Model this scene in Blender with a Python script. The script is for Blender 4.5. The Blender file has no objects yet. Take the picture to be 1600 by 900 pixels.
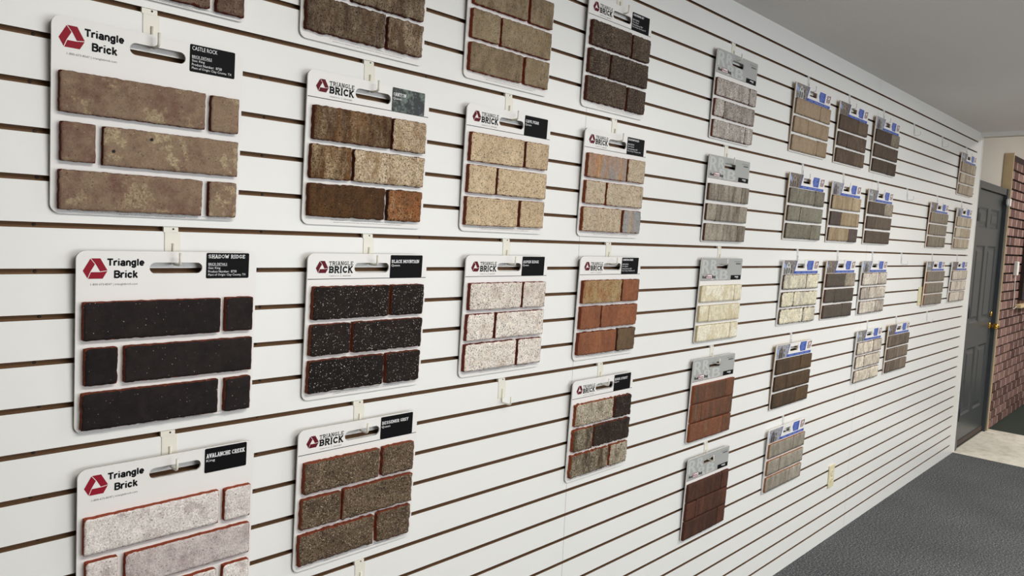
import bpy, bmesh, math, random
from mathutils import Vector, Matrix, noise
scene = bpy.context.scene
C = scene.collection
def lin(c):
    c = c/255.0
    return c/12.92 if c <= 0.04045 else ((c+0.055)/1.055)**2.4
def rgb(t, k=1.0): return tuple(min(1, lin(v)*k) for v in t) + (1.0,)

# ------------------------------------------------------------------ camera
F_PX = 1141.6
yaw, pitch, roll = 0.798855, -0.0775549, 0.0461155
cy, sy, cp, sp, cr, sr = math.cos(yaw), math.sin(yaw), math.cos(pitch), math.sin(pitch), math.cos(roll), math.sin(roll)
fwd = Vector((sy*cp, cy*cp, sp)); rt = Vector((cy, -sy, 0)); up = rt.cross(fwd)
r2 = rt*cr + up*sr; u2 = -rt*sr + up*cr
cam_data = bpy.data.cameras.new('camera'); cam = bpy.data.objects.new('camera', cam_data); C.objects.link(cam)
cam_data.sensor_width = 36.0; cam_data.lens = F_PX*36/1600; cam_data.clip_start = 0.02
M = Matrix((r2, u2, -fwd)).transposed().to_4x4(); M.translation = Vector((0, -1.3902, 1.5491)); cam.matrix_world = M
scene.camera = cam
# ------------------------------------------------------------------ world, lights, exposure
scene.view_settings.view_transform = 'Standard'; scene.view_settings.look = 'None'
scene.view_settings.gamma = 1; scene.view_settings.use_curve_mapping = False
scene.view_settings.exposure = 0.5
w = bpy.data.worlds.new('world'); scene.world = w; w.use_nodes = True
w.node_tree.nodes['Background'].inputs[0].default_value = (0.8, 0.85, 1, 1)
w.node_tree.nodes['Background'].inputs[1].default_value = 0.02
def area(name, loc, target, sx, sy_, power, col):
    l = bpy.data.lights.new(name, 'AREA'); l.shape = 'RECTANGLE'; l.size = sx; l.size_y = sy_; l.energy = power; l.color = col
    o = bpy.data.objects.new(name, l); C.objects.link(o); o.location = loc
    o.rotation_euler = (Vector(target)-Vector(loc)).to_track_quat('-Z', 'Y').to_euler(); return o
area('ceiling_light_panel', (0.9, -1.7, 2.42), (0.9, -1.7, 0), 1.2, 0.6, 28, (1, 0.975, 0.92))
area('ceiling_light_panel', (4.0, -1.9, 2.42), (4.0, -1.9, 0), 1.2, 0.6, 36, (1, 0.975, 0.92))
area('ceiling_light_panel', (5.6, -2.2, 2.42), (5.6, -2.2, 0), 1.2, 0.6, 9, (1, 0.975, 0.92))
area('window_daylight', (2.0, -4.4, 1.25), (-0.6, 0, 1.1), 2.8, 1.5, 46, (0.90, 0.95, 1.0))
area('window_daylight', (4.6, -4.6, 1.25), (4.6, 0, 0.7), 1.6, 1.5, 27, (0.80, 0.89, 1.0))
area('entry_ceiling_light', (8.2, -1.8, 2.95), (8.2, -1.8, 0), 0.9, 0.6, 54, (1, 0.97, 0.92))

# ------------------------------------------------------------------ materials
def nt(name):
    m = bpy.data.materials.new(name); m.use_nodes = True
    return m, m.node_tree.nodes, m.node_tree.links, m.node_tree.nodes['Principled BSDF']
def plain(name, col, rough=0.5, metal=0.0, var=0.0, scale=30, bump=0.0, bscale=200, trans=0.0, bdist=0.001):
    m, n, l, b = nt(name)
    b.inputs['Base Color'].default_value = rgb(col); b.inputs['Roughness'].default_value = rough
    b.inputs['Metallic'].default_value = metal
    if trans: b.inputs['Transmission Weight'].default_value = trans
    tc = n.new('ShaderNodeTexCoord')
    if var or True:
        nz = n.new('ShaderNodeTexNoise'); nz.inputs['Scale'].default_value = scale; nz.inputs['Detail'].default_value = 4
        l.new(tc.outputs['Object'], nz.inputs['Vector'])
        mx = n.new('ShaderNodeMixRGB'); mx.inputs[1].default_value = rgb(col, 1-var); mx.inputs[2].default_value = rgb(col, 1+var)
        l.new(nz.outputs['Fac'], mx.inputs[0]); l.new(mx.outputs[0], b.inputs['Base Color'])
    if bump:
        nb = n.new('ShaderNodeTexNoise'); nb.inputs['Scale'].default_value = bscale
        l.new(tc.outputs['Object'], nb.inputs['Vector'])
        bp = n.new('ShaderNodeBump'); bp.inputs['Strength'].default_value = bump; bp.inputs['Distance'].default_value = bdist
        l.new(nb.outputs['Fac'], bp.inputs['Height']); l.new(bp.outputs[0], b.inputs['Normal'])
    return m
def speck(name, cols, scale, rough=0.95, bump=0.6, big=1.5, bigvar=0.12, bdist=0.004):
    """fine loop-pile / speckled surface: cols dark, mid, light"""
    m, n, l, b = nt(name); tc = n.new('ShaderNodeTexCoord')
    nz = n.new('ShaderNodeTexNoise'); nz.inputs['Scale'].default_value = scale; nz.inputs['Detail'].default_value = 3; nz.inputs['Roughness'].default_value = 0.8
    l.new(tc.outputs['Object'], nz.inputs['Vector'])
    cr_ = n.new('ShaderNodeValToRGB'); e = cr_.color_ramp.elements
    e[0].position = 0.36; e[0].color = rgb(cols[0]); e[1].position = 0.66; e[1].color = rgb(cols[2])
    x = e.new(0.5); x.color = rgb(cols[1])
    l.new(nz.outputs['Fac'], cr_.inputs[0])
    n2 = n.new('ShaderNodeTexNoise'); n2.inputs['Scale'].default_value = big; n2.inputs['Detail'].default_value = 5
    l.new(tc.outputs['Object'], n2.inputs['Vector'])
    mr = n.new('ShaderNodeMapRange'); mr.inputs[3].default_value = 1-bigvar; mr.inputs[4].default_value = 1+bigvar
    mr.inputs[1].default_value = 0.3; mr.inputs[2].default_value = 0.7
    l.new(n2.outputs['Fac'], mr.inputs[0])
    mul = n.new('ShaderNodeMixRGB'); mul.blend_type = 'MULTIPLY'; mul.inputs[0].default_value = 1
    l.new(cr_.outputs[0], mul.inputs[1]); l.new(mr.outputs[0], mul.inputs[2]); l.new(mul.outputs[0], b.inputs['Base Color'])
    bp = n.new('ShaderNodeBump'); bp.inputs['Strength'].default_value = bump; bp.inputs['Distance'].default_value = bdist
    l.new(nz.outputs['Fac'], bp.inputs['Height']); l.new(bp.outputs[0], b.inputs['Normal'])
    b.inputs['Roughness'].default_value = rough
    return m
def brick_mat(name, A, B, L=None, body=(128, 62, 44), streak=0.0, lamt=0.0, dark=0.0, light=0.0, wear=1.0, grain=0.25, bump=0.5, spk=(235, 228, 215), gs=420, soft=.22):
    """A/B face tones (mixed by noise and the brick's own tone), L patchy wash, dark / light specks, body colour on edges"""
    m, n, l, b = nt(name); tc = n.new('ShaderNodeTexCoord')
    def at(a):
        x = n.new('ShaderNodeAttribute'); x.attribute_name = a; return x.outputs['Fac']
    def math_(op, a, b_=None, clamp=False):
        x = n.new('ShaderNodeMath'); x.operation = op; x.use_clamp = clamp
        for i, v in enumerate((a, b_)):
            if v is None: continue
            if isinstance(v, (int, float)): x.inputs[i].default_value = v
            else: l.new(v, x.inputs[i])
        return x.outputs[0]
    tone = at('tone'); edge = at('edge')
    cmb = n.new('ShaderNodeCombineXYZ'); l.new(math_('MULTIPLY', tone, 3.1), cmb.inputs[0]); l.new(math_('MULTIPLY', tone, 5.7), cmb.inputs[2])
    va = n.new('ShaderNodeVectorMath'); va.operation = 'ADD'; l.new(tc.outputs['Object'], va.inputs[0]); l.new(cmb.outputs[0], va.inputs[1])
    P = va.outputs[0]
    sc = n.new('ShaderNodeVectorMath'); sc.operation = 'MULTIPLY'; sc.inputs[1].default_value = (1+0.4*streak, 1, 1-0.75*streak); l.new(P, sc.inputs[0])
    def nz(vec, s, d=4, r=0.6):
        x = n.new('ShaderNodeTexNoise'); x.inputs['Scale'].default_value = s; x.inputs['Detail'].default_value = d; x.inputs['Roughness'].default_value = r
        l.new(vec, x.inputs['Vector']); return x.outputs['Fac']
    def mr(v, a, b_, c=0, d=1):
        x = n.new('ShaderNodeMapRange'); l.new(v, x.inputs[0])
        for i, k in enumerate((a, b_, c, d)): x.inputs[i+1].default_value = k
        return x.outputs[0]
    def mix(f, c1, c2):
        x = n.new('ShaderNodeMixRGB')
        for i, v in enumerate((f, c1, c2)):
            if isinstance(v, (int, float)): x.inputs[i].default_value = v
            elif isinstance(v, tuple): x.inputs[i].default_value = v
            else: l.new(v, x.inputs[i])
        return x.outputs[0]
    f1 = math_('ADD', mr(nz(sc.outputs[0], 24, 6, 0.65), 0.36, 0.64, -0.5, 0.5), tone, True)
    col = mix(f1, rgb(A), rgb(B))
    if L is not None and lamt > 0:
        t = 0.66-0.34*lamt
        f2 = mr(nz(sc.outputs[0], 26, 8, 0.72), t+0.11-soft/2, t+0.11+soft/2)
        f2 = math_('MULTIPLY', f2, mr(nz(P, 260, 4, 0.7), 0.36, 0.58, 0.1, 1.0), True)
        f2 = math_('MULTIPLY', f2, mr(tone, 0.1, 0.9, 1.15, 0.3), True)
        col = mix(f2, col, rgb(L))
    x = n.new('ShaderNodeMixRGB'); x.blend_type = 'MULTIPLY'; x.inputs[0].default_value = 1; l.new(col, x.inputs[1]); l.new(mr(nz(P, 70, 7, 0.75), 0.35, 0.65, 0.86, 1.14), x.inputs[2]); col = x.outputs[0]
    g = nz(P, gs, 2, 0.6)
    gm = mr(g, 0.3, 0.7, 1-grain, 1+grain)
    x = n.new('ShaderNodeMixRGB'); x.blend_type = 'MULTIPLY'; x.inputs[0].default_value = 1; l.new(col, x.inputs[1]); l.new(gm, x.inputs[2]); col = x.outputs[0]
    if dark: col = mix(mr(nz(P, 330, 3, 0.7), 0.645-0.26*dark, 0.70-0.26*dark), col, rgb(tuple(c*0.42 for c in A)))
    if light: col = mix(mr(nz(P, 390, 1), 0.80-0.2*light, 0.83-0.2*light), col, rgb(spk))
    ew = mr(nz(P, 90, 4, 0.7), 0.35, 0.7, -0.12, 0.34*wear)
    mask = math_('LESS_THAN', edge, ew)
    side = math_('LESS_THAN', edge, 0.03)
    mask = math_('MAXIMUM', mask, side)
    bc = mix(nz(P, 60), rgb(body, 0.7), rgb(body, 1.0))
    col = mix(mask, col, bc)
    l.new(col, b.inputs['Base Color']); b.inputs['Roughness'].default_value = 0.85
    b.inputs['Specular IOR Level'].default_value = 0.12
    bp = n.new('ShaderNodeBump'); bp.inputs['Strength'].default_value = bump; bp.inputs['Distance'].default_value = 0.0015
    hh = math_('ADD', g, math_('MULTIPLY', nz(P, 70, 5), 1.5))
    l.new(hh, bp.inputs['Height']); l.new(bp.outputs[0], b.inputs['Normal'])
    return m

M_slat = plain('slatwall_laminate', (238, 237, 233), rough=0.38, var=0.02, scale=3, bump=0.05, bscale=300)
M_groove = plain('groove_fibreboard', (120, 88, 60), rough=0.9, var=0.25, scale=12)
M_trim = plain('white_trim_paint', (242, 240, 236), rough=0.5)
M_ceil = plain('ceiling_paint', (214, 209, 204), rough=0.9, var=0.02, scale=4, bump=0.35, bscale=90, bdist=0.003)
M_beige = plain('beige_wall_paint', (190, 183, 173), rough=0.85, bump=0.2, bscale=80, bdist=0.002)
M_carpet = speck('charcoal_carpet', ((28, 29, 31), (68, 70, 72), (138, 139, 140)), 120, big=2.2, bigvar=0.16, bump=1.0)
M_green = speck('dark_green_carpet', ((30, 36, 31), (44, 52, 45), (66, 74, 64)), 150, big=3)
M_conc = speck('worn_concrete', ((204, 197, 182), (222, 216, 202), (232, 227, 214)), 9, rough=0.55, bump=0.05, big=2.5, bigvar=0.1)
M_door = plain('grey_door_paint', (64, 68, 71), rough=0.35)
M_hinge = plain('dark_metal', (28, 30, 34), rough=0.4, metal=0.6)
M_brass = plain('brass', (212, 172, 84), rough=0.25, metal=1.0)
M_board = plain('white_card_face', (238, 235, 231), rough=0.42, var=0.015, scale=8)
M_wood = plain('tan_hardboard', (176, 144, 104), rough=0.8, var=0.15, scale=50)
M_edge = plain('dark_board_back', (92, 84, 80), rough=0.8)
M_pine = plain('pale_pine', (214, 190, 150), rough=0.6, var=0.12, scale=14)
M_hook = plain('white_hook_enamel', (232, 228, 214), rough=0.35)
M_clear = plain('frosted_clear_plastic', (232, 232, 230), rough=0.3, trans=0.15)
M_screw = plain('screw_steel', (62, 48, 38), rough=0.8)
M_red = plain('crimson_print', (148, 22, 42), rough=0.6)
M_mar = plain('maroon_print', (98, 14, 30), rough=0.6)
M_ink = plain('black_print', (12, 13, 20), rough=0.6)
M_lab = plain('black_label_print', (8, 8, 10), rough=0.6)
M_lab.node_tree.nodes['Principled BSDF'].inputs['Specular IOR Level'].default_value = 0.12
M_grey = plain('grey_text_print', (84, 84, 88), rough=0.6)
M_wht = plain('white_print', (238, 238, 238), rough=0.5)
M_hdr = plain('grey_header_print', (172, 173, 170), rough=0.35, var=0.02)
M_gho = plain('pale_grey_print', (196, 198, 194), rough=0.35)
M_blue = plain('blue_print', (48, 80, 170), rough=0.4, var=0.06, scale=60)
M_blu2 = plain('pale_blue_print', (150, 170, 215), rough=0.5)
M_dred = plain('dark_red_print', (110, 52, 56), rough=0.5)
M_cream = plain('cream_plastic', (226, 216, 178), rough=0.35)
for q in (M_red, M_mar, M_ink): q.node_tree.nodes['Principled BSDF'].inputs['Specular IOR Level'].default_value = 0.2
M_dot = plain('dark_spot', (28, 24, 22), rough=0.8)

# ------------------------------------------------------------------ mesh helpers
def mk(name, bm, mats, parent=None, smooth=False, flip=True):
    me = bpy.data.meshes.new(name)
    if flip: bmesh.ops.recalc_face_normals(bm, faces=bm.faces)
    if smooth:
        for f in bm.faces: f.smooth = True
    bm.to_mesh(me); bm.free()
    for m in (mats if isinstance(mats, (list, tuple)) else [mats]): me.materials.append(m)
    o = bpy.data.objects.new(name, me); C.objects.link(o)
    if parent: o.parent = parent
    return o
def box(bm, a, b, mi=0, bev=0):
    x0, y0, z0 = [min(a[i], b[i]) for i in range(3)]; x1, y1, z1 = [max(a[i], b[i]) for i in range(3)]
    v = [bm.verts.new(p) for p in ((x0,y0,z0),(x1,y0,z0),(x1,y1,z0),(x0,y1,z0),(x0,y0,z1),(x1,y0,z1),(x1,y1,z1),(x0,y1,z1))]
    fs = [bm.faces.new([v[i] for i in q]) for q in ((3,2,1,0),(4,5,6,7),(0,1,5,4),(1,2,6,5),(2,3,7,6),(3,0,4,7))]
    for f in fs: f.material_index = mi
    if bev:
        es = list({e for f in fs for e in f.edges})
        r = bmesh.ops.bevel(bm, geom=es, offset=bev, segments=2, affect='EDGES', profile=0.6)
        for f in r['faces']: f.material_index = mi
    return v
def prism(bm, pts, y0, y1, mi=0, side=None):
    """polygon in the xz plane extruded between y0 (front) and y1"""
    a = [bm.verts.new((x, y0, z)) for x, z in pts]; b = [bm.verts.new((x, y1, z)) for x, z in pts]
    f = bm.faces.new(a); f.material_index = mi; f = bm.faces.new(b[::-1]); f.material_index = mi
    k = len(pts)
    for i in range(k):
        f = bm.faces.new((a[i], b[i], b[(i+1) % k], a[(i+1) % k])); f.material_index = mi if side is None else side
def tube(bm, pts, r, seg=8, mi=0):
    pts = [Vector(p) for p in pts]; rings = []
    for i, p in enumerate(pts):
        t = (pts[min(i+1, len(pts)-1)]-pts[max(i-1, 0)]).normalized()
        a = t.orthogonal().normalized() if i == 0 else (rings_n - t*rings_n.dot(t)).normalized()
        rings_n = a; b = t.cross(a)
        rings.append([bm.verts.new(p+(a*math.cos(q)+b*math.sin(q))*r) for q in [2*math.pi*k/seg for k in range(seg)]])
    for i in range(len(rings)-1):
        for k in range(seg):
            bm.faces.new((rings[i][k], rings[i][(k+1) % seg], rings[i+1][(k+1) % seg], rings[i+1][k])).material_index = mi
    bm.faces.new(rings[0][::-1]).material_index = mi; bm.faces.new(rings[-1]).material_index = mi
def disc(bm, c, axis, r, h, seg=16, mi=0, r2_=None):
    c = Vector(c); axis = Vector(axis).normalized(); a = axis.orthogonal().normalized(); b = axis.cross(a); r2_ = r if r2_ is None else r2_
    v0 = [bm.verts.new(c+(a*math.cos(t)+b*math.sin(t))*r) for t in [2*math.pi*k/seg for k in range(seg)]]
    v1 = [bm.verts.new(c+axis*h+(a*math.cos(t)+b*math.sin(t))*r2_) for t in [2*math.pi*k/seg for k in range(seg)]]
    for k in range(seg): bm.faces.new((v0[k], v0[(k+1) % seg], v1[(k+1) % seg], v1[k])).material_index = mi
    bm.faces.new(v0[::-1]).material_index = mi; bm.faces.new(v1).material_index = mi
def rrect(x0, x1, z0, z1, r, seg=6, corners=(1, 1, 1, 1)):
    """anticlockwise from bottom-left"""
    P = []
    for (cx, cz, a0, on, px, pz) in ((x0+r, z0+r, 180, corners[0], x0, z0), (x1-r, z0+r, 270, corners[1], x1, z0), (x1-r, z1-r, 0, corners[2], x1, z1), (x0+r, z1-r, 90, corners[3], x0, z1)):
        if not on or r <= 0: P.append((px, pz)); continue
        for k in range(seg+1):
            t = math.radians(a0+90*k/seg); P.append((cx+r*math.cos(t), cz+r*math.sin(t)))
    return P
def tag(o, label=None, cat=None, group=None, kind=None):
    if label: o['label'] = label
    if cat: o['category'] = cat
    if group: o['group'] = group
    if kind: o['kind'] = kind
    return o
def struct(name, bm, m, parent=None, label=None):
    o = mk(name, bm, m, parent)
    if parent is None: o['kind'] = 'structure'
    if label: o['label'] = label
    return o
def thing(name, loc, label, cat, group=None, rot=(0, 0, 0)):
    o = bpy.data.objects.new(name, None); C.objects.link(o); o.location = loc; o.rotation_euler = rot
    o.empty_display_size = 0.05
    return tag(o, label, cat, group)

# ------------------------------------------------------------------ structure
G = 0.0762; HC = 2.4384; XE = 6.43; XG = 6.29
def slat_profile():
    """(y, z, material of the face to the next point) from floor to ceiling; y=0 front"""
    P = [(0.0, 0.0, 0)]
    for k in range(31):
        zc = (k+1)*G; h = 0.0046; H = 0.0090
        P += [(0, zc-h, 1), (0.0045, zc-h, 1), (0.0045, zc-H, 1), (0.0115, zc-H, 1), (0.0115, zc+H, 1), (0.0045, zc+H, 1), (0.0045, zc+h, 1), (0, zc+h, 0)]
    P.append((0, HC, 0)); return P
bm = bmesh.new(); prof = slat_profile()
for (xa, xb) in ((-1.6, 1.7075), (1.7085, 4.1455), (4.1465, XG)):
    n = max(2, int((xb-xa)/0.6)+1)
    cols = [[bm.verts.new((xa+(xb-xa)*i/(n-1), y, z)) for y, z, m in prof] for i in range(n)]
    for i in range(n-1):
        for j in range(len(prof)-1):
            f = bm.faces.new((cols[i][j], cols[i+1][j], cols[i+1][j+1], cols[i][j+1]))
            f.material_index = 0 if prof[j][2] == 0 and prof[j+1][0] == 0 and prof[j][0] == 0 else 1
box(bm, (-1.6, 0.012, 0), (XG, 0.06, HC), 1)
box(bm, (XG, 0, 0), (XE-0.012, 0.06, HC), 0)
wall = struct('wall_left', bm, [M_slat, M_groove], label='white slatwall with brown horizontal grooves')
bm = bmesh.new(); box(bm, (XE-0.012, -0.004, 0), (XE, 0.06, HC), 0, 0.002); struct('trim_1', bm, M_trim)
bm = bmesh.new(); disc(bm, (0, 0, 0), (0, -1, 0), 0.003, 0.0010, 10, r2_=0.0022); scr = mk('screw', bm, M_screw, wall)
first = True
for n_, x in enumerate((0.31, 0.705, 1.108, 1.492)):
    for k in range(5, 29):
        s = scr if first else scr.copy()
        if not first: C.objects.link(s); s.parent = wall
        first = False; s.location = (x+random.Random(k*7+n_).uniform(-0.008, 0.008), 0.0112, (k+1)*G+random.Random(k+n_).uniform(-.001, .001))

XF = 7.55
def slab(name, a, b, m, **kw):
    bm = bmesh.new(); box(bm, a, b); return struct(name, bm, m, **kw)
slab('floor', (-2.6, -4.8, -0.05), (6.40, 0.0, 0.0), M_carpet, label='charcoal grey carpet floor')
slab('floor_entry', (6.40, -4.8, -0.05), (XF, 0.06, -0.002), M_conc, label='pale worn concrete entry floor')
slab('floor_beyond', (XF, -4.8, -0.05), (10.0, 0.06, 0.0), M_green, label='dark green carpet beyond the concrete')
slab('ceiling', (-2.6, -4.8, HC), (6.46, 0.06, HC+0.06), M_ceil)
slab('ceiling_entry', (6.36, -4.8, 3.0), (10.0, 0.14, 3.06), M_ceil)
slab('trim_2', (6.34, -4.8, 2.408), (6.36, 0.0, HC), M_trim, label='white trim strip along the ceiling edge')
slab('wall_header', (6.36, -4.8, 2.412), (6.46, 0.0, 3.0), M_beige)
slab('wall_entry', (XE+0.0, 0.055, 0), (10.0, 0.14, 3.0), M_beige, label='beige wall around the grey door')
slab('wall_back', (-2.6, -4.9, 0), (10.0, -4.8, 3.0), M_beige)
slab('wall_near', (-2.7, -4.8, 0), (-2.6, 0.06, HC), M_beige)
slab('wall_end', (10.0, -4.9, 0), (10.1, 0.14, 3.06), M_beige)
slab('wall_left_near', (-2.6, 0.0, 0), (-1.6, 0.06, HC), M_beige)

# door: six panels, frame, hinges, knob
D0, D1, DT = 6.50, 7.40, 2.045
bm = bmesh.new()
W = D1-D0-0.008; xs = [0, 0.115, 0.40, 0.50, 0.785, W]; zs = [0, 0.24, 0.78, 0.98, 1.60, 1.74, 1.90, DT-0.012]
rows = ((zs[1], zs[2]), (zs[3], zs[4]), (zs[5], zs[6]))
allx = xs; allz = zs
grid = {}
for i, x in enumerate(allx):
    for j, z in enumerate(allz): grid[i, j] = bm.verts.new((D0+0.004+x, 0.020, 0.008+z))
for i in range(5):
    for j in range(7):
        q = (grid[i, j], grid[i+1, j], grid[i+1, j+1], grid[i, j+1])
        if i in (1, 3) and j in (1, 3, 5):
            o_ = [v.co.copy() for v in q]; cx = sum((v for v in o_), Vector())/4
            loops = [list(q)]
            for d, y in ((0.016, 0.030), (0.030, 0.030), (0.052, 0.022)):
                L_ = []
                for v in o_:
                    L_.append(bm.verts.new((v.x+(d if v.x < cx.x else -d), y, v.z+(d if v.z < cx.z else -d))))
                loops.append(L_)
            for a, b in zip(loops[:-1], loops[1:]):
                for k in range(4): bm.faces.new((a[k], a[(k+1) % 4], b[(k+1) % 4], b[k]))
            bm.faces.new(loops[-1])
        else: bm.faces.new(q)
box(bm, (D0+0.004, 0.032, 0.008), (D1-0.004, 0.052, DT-0.004))
door = struct('door_1', bm, M_door, label='dark grey six-panel door')
bm = bmesh.new()
box(bm, (D1, -0.010, 0), (D1+0.055, 0.055, DT+0.055), 0, 0.003); box(bm, (XE, -0.002, 0), (D0, 0.055, DT+0.055), 0, 0.003); box(bm, (D0, -0.002, DT), (D1, 0.055, DT+0.055), 0, 0.003)
mk('door_frame', bm, M_door, door)
bm = bmesh.new(); box(bm, (D0, 0.010, 0.0), (D1, 0.054, 0.010)); tag(mk('threshold', bm, M_hinge, door), 'dark metal threshold')
bm = bmesh.new(); box(bm, (D0+0.01, 0.014, 0.011), (D1-0.01, 0.0195, 0.05)); tag(mk('door_sweep', bm, plain('brown_rubber', (72, 60, 54), rough=0.7), door), 'dark brown sweep strip')
for z in (0.28, 1.09, 1.84):
    bm = bmesh.new(); tube(bm, [(D0+0.002, 0.012, z-0.05), (D0+0.002, 0.012, z+0.05)], 0.009); box(bm, (D0-0.03, -0.004, z-0.05), (D0, 0.0, z+0.05)); mk('hinge', bm, M_hinge, door, True)
bm = bmesh.new(); disc(bm, (D1-0.07, 0.02, 0.93), (0, -1, 0), 0.03, 0.008); disc(bm, (D1-0.07, 0.012, 0.93), (0, -1, 0), 0.011, 0.03)
bmesh.ops.create_uvsphere(bm, u_segments=14, v_segments=10, radius=0.027, matrix=Matrix.Translation((D1-0.07, -0.028, 0.93)))
disc(bm, (D1-0.07, 0.02, 1.03), (0, -1, 0), 0.024, 0.012)
tag(mk('door_knob', bm, M_brass, door, True), 'brass knob with deadbolt')
s = thing('door_sensor', (7.41, -0.0102, 1.955), 'small white box sensor on the top right of the grey door frame', 'sensor')
bm = bmesh.new(); box(bm, (-0.025, -0.024, 0), (0.025, 0, 0.062), 0, 0.003); mk('sensor_case', bm, M_trim, s)
bm = bmesh.new(); box(bm, (-0.052, -0.014, 0.012), (-0.030, 0.0, 0.055), 0, 0.002); mk('sensor_magnet', bm, M_clear, s)

# brick display panel beside the door
XB = D1+0.058
bp_ = thing('brick_display_panel', (XB+0.9, 0.0535, 0), 'tall reddish brown brick panel with pale wooden edge beside the grey door', 'brick panel')
bm = bmesh.new(); box(bm, (-0.9, -0.072, 0), (-0.884, 0.0, 2.41), 0, 0.001); tag(mk('edge_board', bm, M_pine, bp_), 'pale wooden edge board')
def bricks_face_mat():
    m, n, l, b = nt('panel_brick'); tc = n.new('ShaderNodeTexCoord')
    sep = n.new('ShaderNodeSeparateXYZ'); l.new(tc.outputs['Object'], sep.inputs[0])
    cmb = n.new('ShaderNodeCombineXYZ'); l.new(sep.outputs[0], cmb.inputs[0]); l.new(sep.outputs[2], cmb.inputs[1])
    br = n.new('ShaderNodeTexBrick'); l.new(cmb.outputs[0], br.inputs['Vector']); br.inputs['Scale'].default_value = 1
    br.inputs['Brick Width'].default_value = 0.205; br.inputs['Row Height'].default_value = 0.081; br.inputs['Mortar Size'].default_value = 0.007; br.inputs['Bias'].default_value = 0
    br.inputs['Color1'].default_value = rgb((86, 54, 50)); br.inputs['Color2'].default_value = rgb((142, 108, 100)); br.inputs['Mortar'].default_value = rgb((206, 194, 182))
    nz = n.new('ShaderNodeTexNoise'); nz.inputs['Scale'].default_value = 25; nz.inputs['Detail'].default_value = 6; l.new(tc.outputs['Object'], nz.inputs['Vector'])
    mr = n.new('ShaderNodeMapRange'); mr.inputs[1].default_value = 0.3; mr.inputs[2].default_value = 0.7; mr.inputs[3].default_value = 0.75; mr.inputs[4].default_value = 1.25; l.new(nz.outputs['Fac'], mr.inputs[0])
    mx = n.new('ShaderNodeMixRGB'); mx.blend_type = 'MULTIPLY'; mx.inputs[0].default_value = 1; l.new(br.outputs['Color'], mx.inputs[1]); l.new(mr.outputs[0], mx.inputs[2])
    l.new(mx.outputs[0], b.inputs['Base Color']); b.inputs['Roughness'].default_value = 0.9
    return m
MB = bricks_face_mat(); MGp = plain('panel_gap', (52, 38, 34), rough=0.95)
bm = bmesh.new(); nrow = 30
box(bm, (-0.883, -0.050, 0), (1.0, 0.0, 2.405), 1)
for r_ in range(29):
    z0 = r_*0.081+0.009; z1 = min(2.40, z0+0.065)
    box(bm, (-0.883, -0.068, z0), (1.0, -0.0501, z1), 0)
mk('brick_courses', bm, [MB, MGp], bp_)
g = thing('stone_sample_panel', (8.75, -0.0155, 1.12), 'blue grey stone sample panel hung on the brick panel at the right edge', 'sample panel')
bm = bmesh.new(); box(bm, (-0.52, -0.03, 0.0), (0.6, 0, 0.95), 1)
for r_ in range(11):
    x = -0.52+(0.07 if r_ % 2 else 0)
    while x < 0.58:
        ww = random.Random(r_*31+int(x*50)).uniform(0.16, 0.26); box(bm, (max(x, -0.515), -0.045, 0.01+r_*0.085), (min(0.595, x+ww-0.008), -0.0301, 0.01+r_*0.085+0.077)); x += ww
mk('stone_face', bm, [plain('slate_stone', (96, 94, 102), rough=0.8, var=0.3, scale=9), MGp], g)
g = thing('wooden_ledge', (8.7, -0.0155, 1.055), 'narrow pale wooden ledge under the blue grey stone sample panel', 'ledge')
bm = bmesh.new(); box(bm, (-0.6, -0.05, 0), (0.6, 0, 0.03), 0, 0.003); mk('ledge_board', bm, M_pine, g)
g = thing('wall_box', (7.93, -0.0155, 1.36), 'white wall box with dangling thin cord on the brick panel', 'wall box')
bm = bmesh.new(); box(bm, (-0.035, -0.03, 0), (0.035, 0, 0.125), 0, 0.006); mk('case', bm, M_trim, g)
bm = bmesh.new(); tube(bm, [(0.005+0.03*math.sin(t*3.1)*t, -0.012-0.006*t, -0.30*t) for t in [i/12 for i in range(13)]]+[(0.06, -0.015, -0.31), (0.2, -0.015, -0.29)], 0.003, 6); mk('cord', bm, M_trim, g, True)

# wall plates on the slatwall
o_ = thing('power_outlet', (3.888, 0, 0.288), 'cream duplex power outlet low on the white slatwall', 'outlet')
bm = bmesh.new(); box(bm, (-0.036, -0.007, 0), (0.036, 0, 0.118), 0, 0.003); mk('cover_plate', bm, M_cream, o_)
M_crl = plain('pale_cream_plastic', (238, 230, 200), rough=0.3)
for z in (0.038, 0.080):
    bm = bmesh.new(); prism(bm, rrect(-0.017, 0.017, z-0.014, z+0.014, 0.011), -0.0095, -0.0068)
    for sx in (-0.006, 0.006): box(bm, (sx-0.001, -0.0098, z-0.001), (sx+0.001, -0.0094, z+0.008), 1)
    disc(bm, (0, -0.0094, z-0.007), (0, -1, 0), 0.0022, 0.0004, 8, 1)
    mk('receptacle', bm, [M_crl, M_ink], o_)
bm = bmesh.new(); disc(bm, (0, -0.0068, 0.059), (0, -1, 0), 0.003, 0.001, 10); mk('plate_screw', bm, M_screw, o_)
o_ = thing('blank_wall_plate', (5.172, 0, 1.196), 'blank cream wall plate half hidden behind a far grey brick board', 'wall plate')
bm = bmesh.new(); box(bm, (-0.038, -0.005, 0), (0.038, 0, 0.118), 0, 0.002); mk('cover_plate', bm, M_cream, o_)
bm = bmesh.new(); disc(bm, (0, -0.005, 0.020), (0, -1, 0), 0.003, 0.0008, 10); mk('plate_screw', bm, M_screw, o_)

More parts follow.
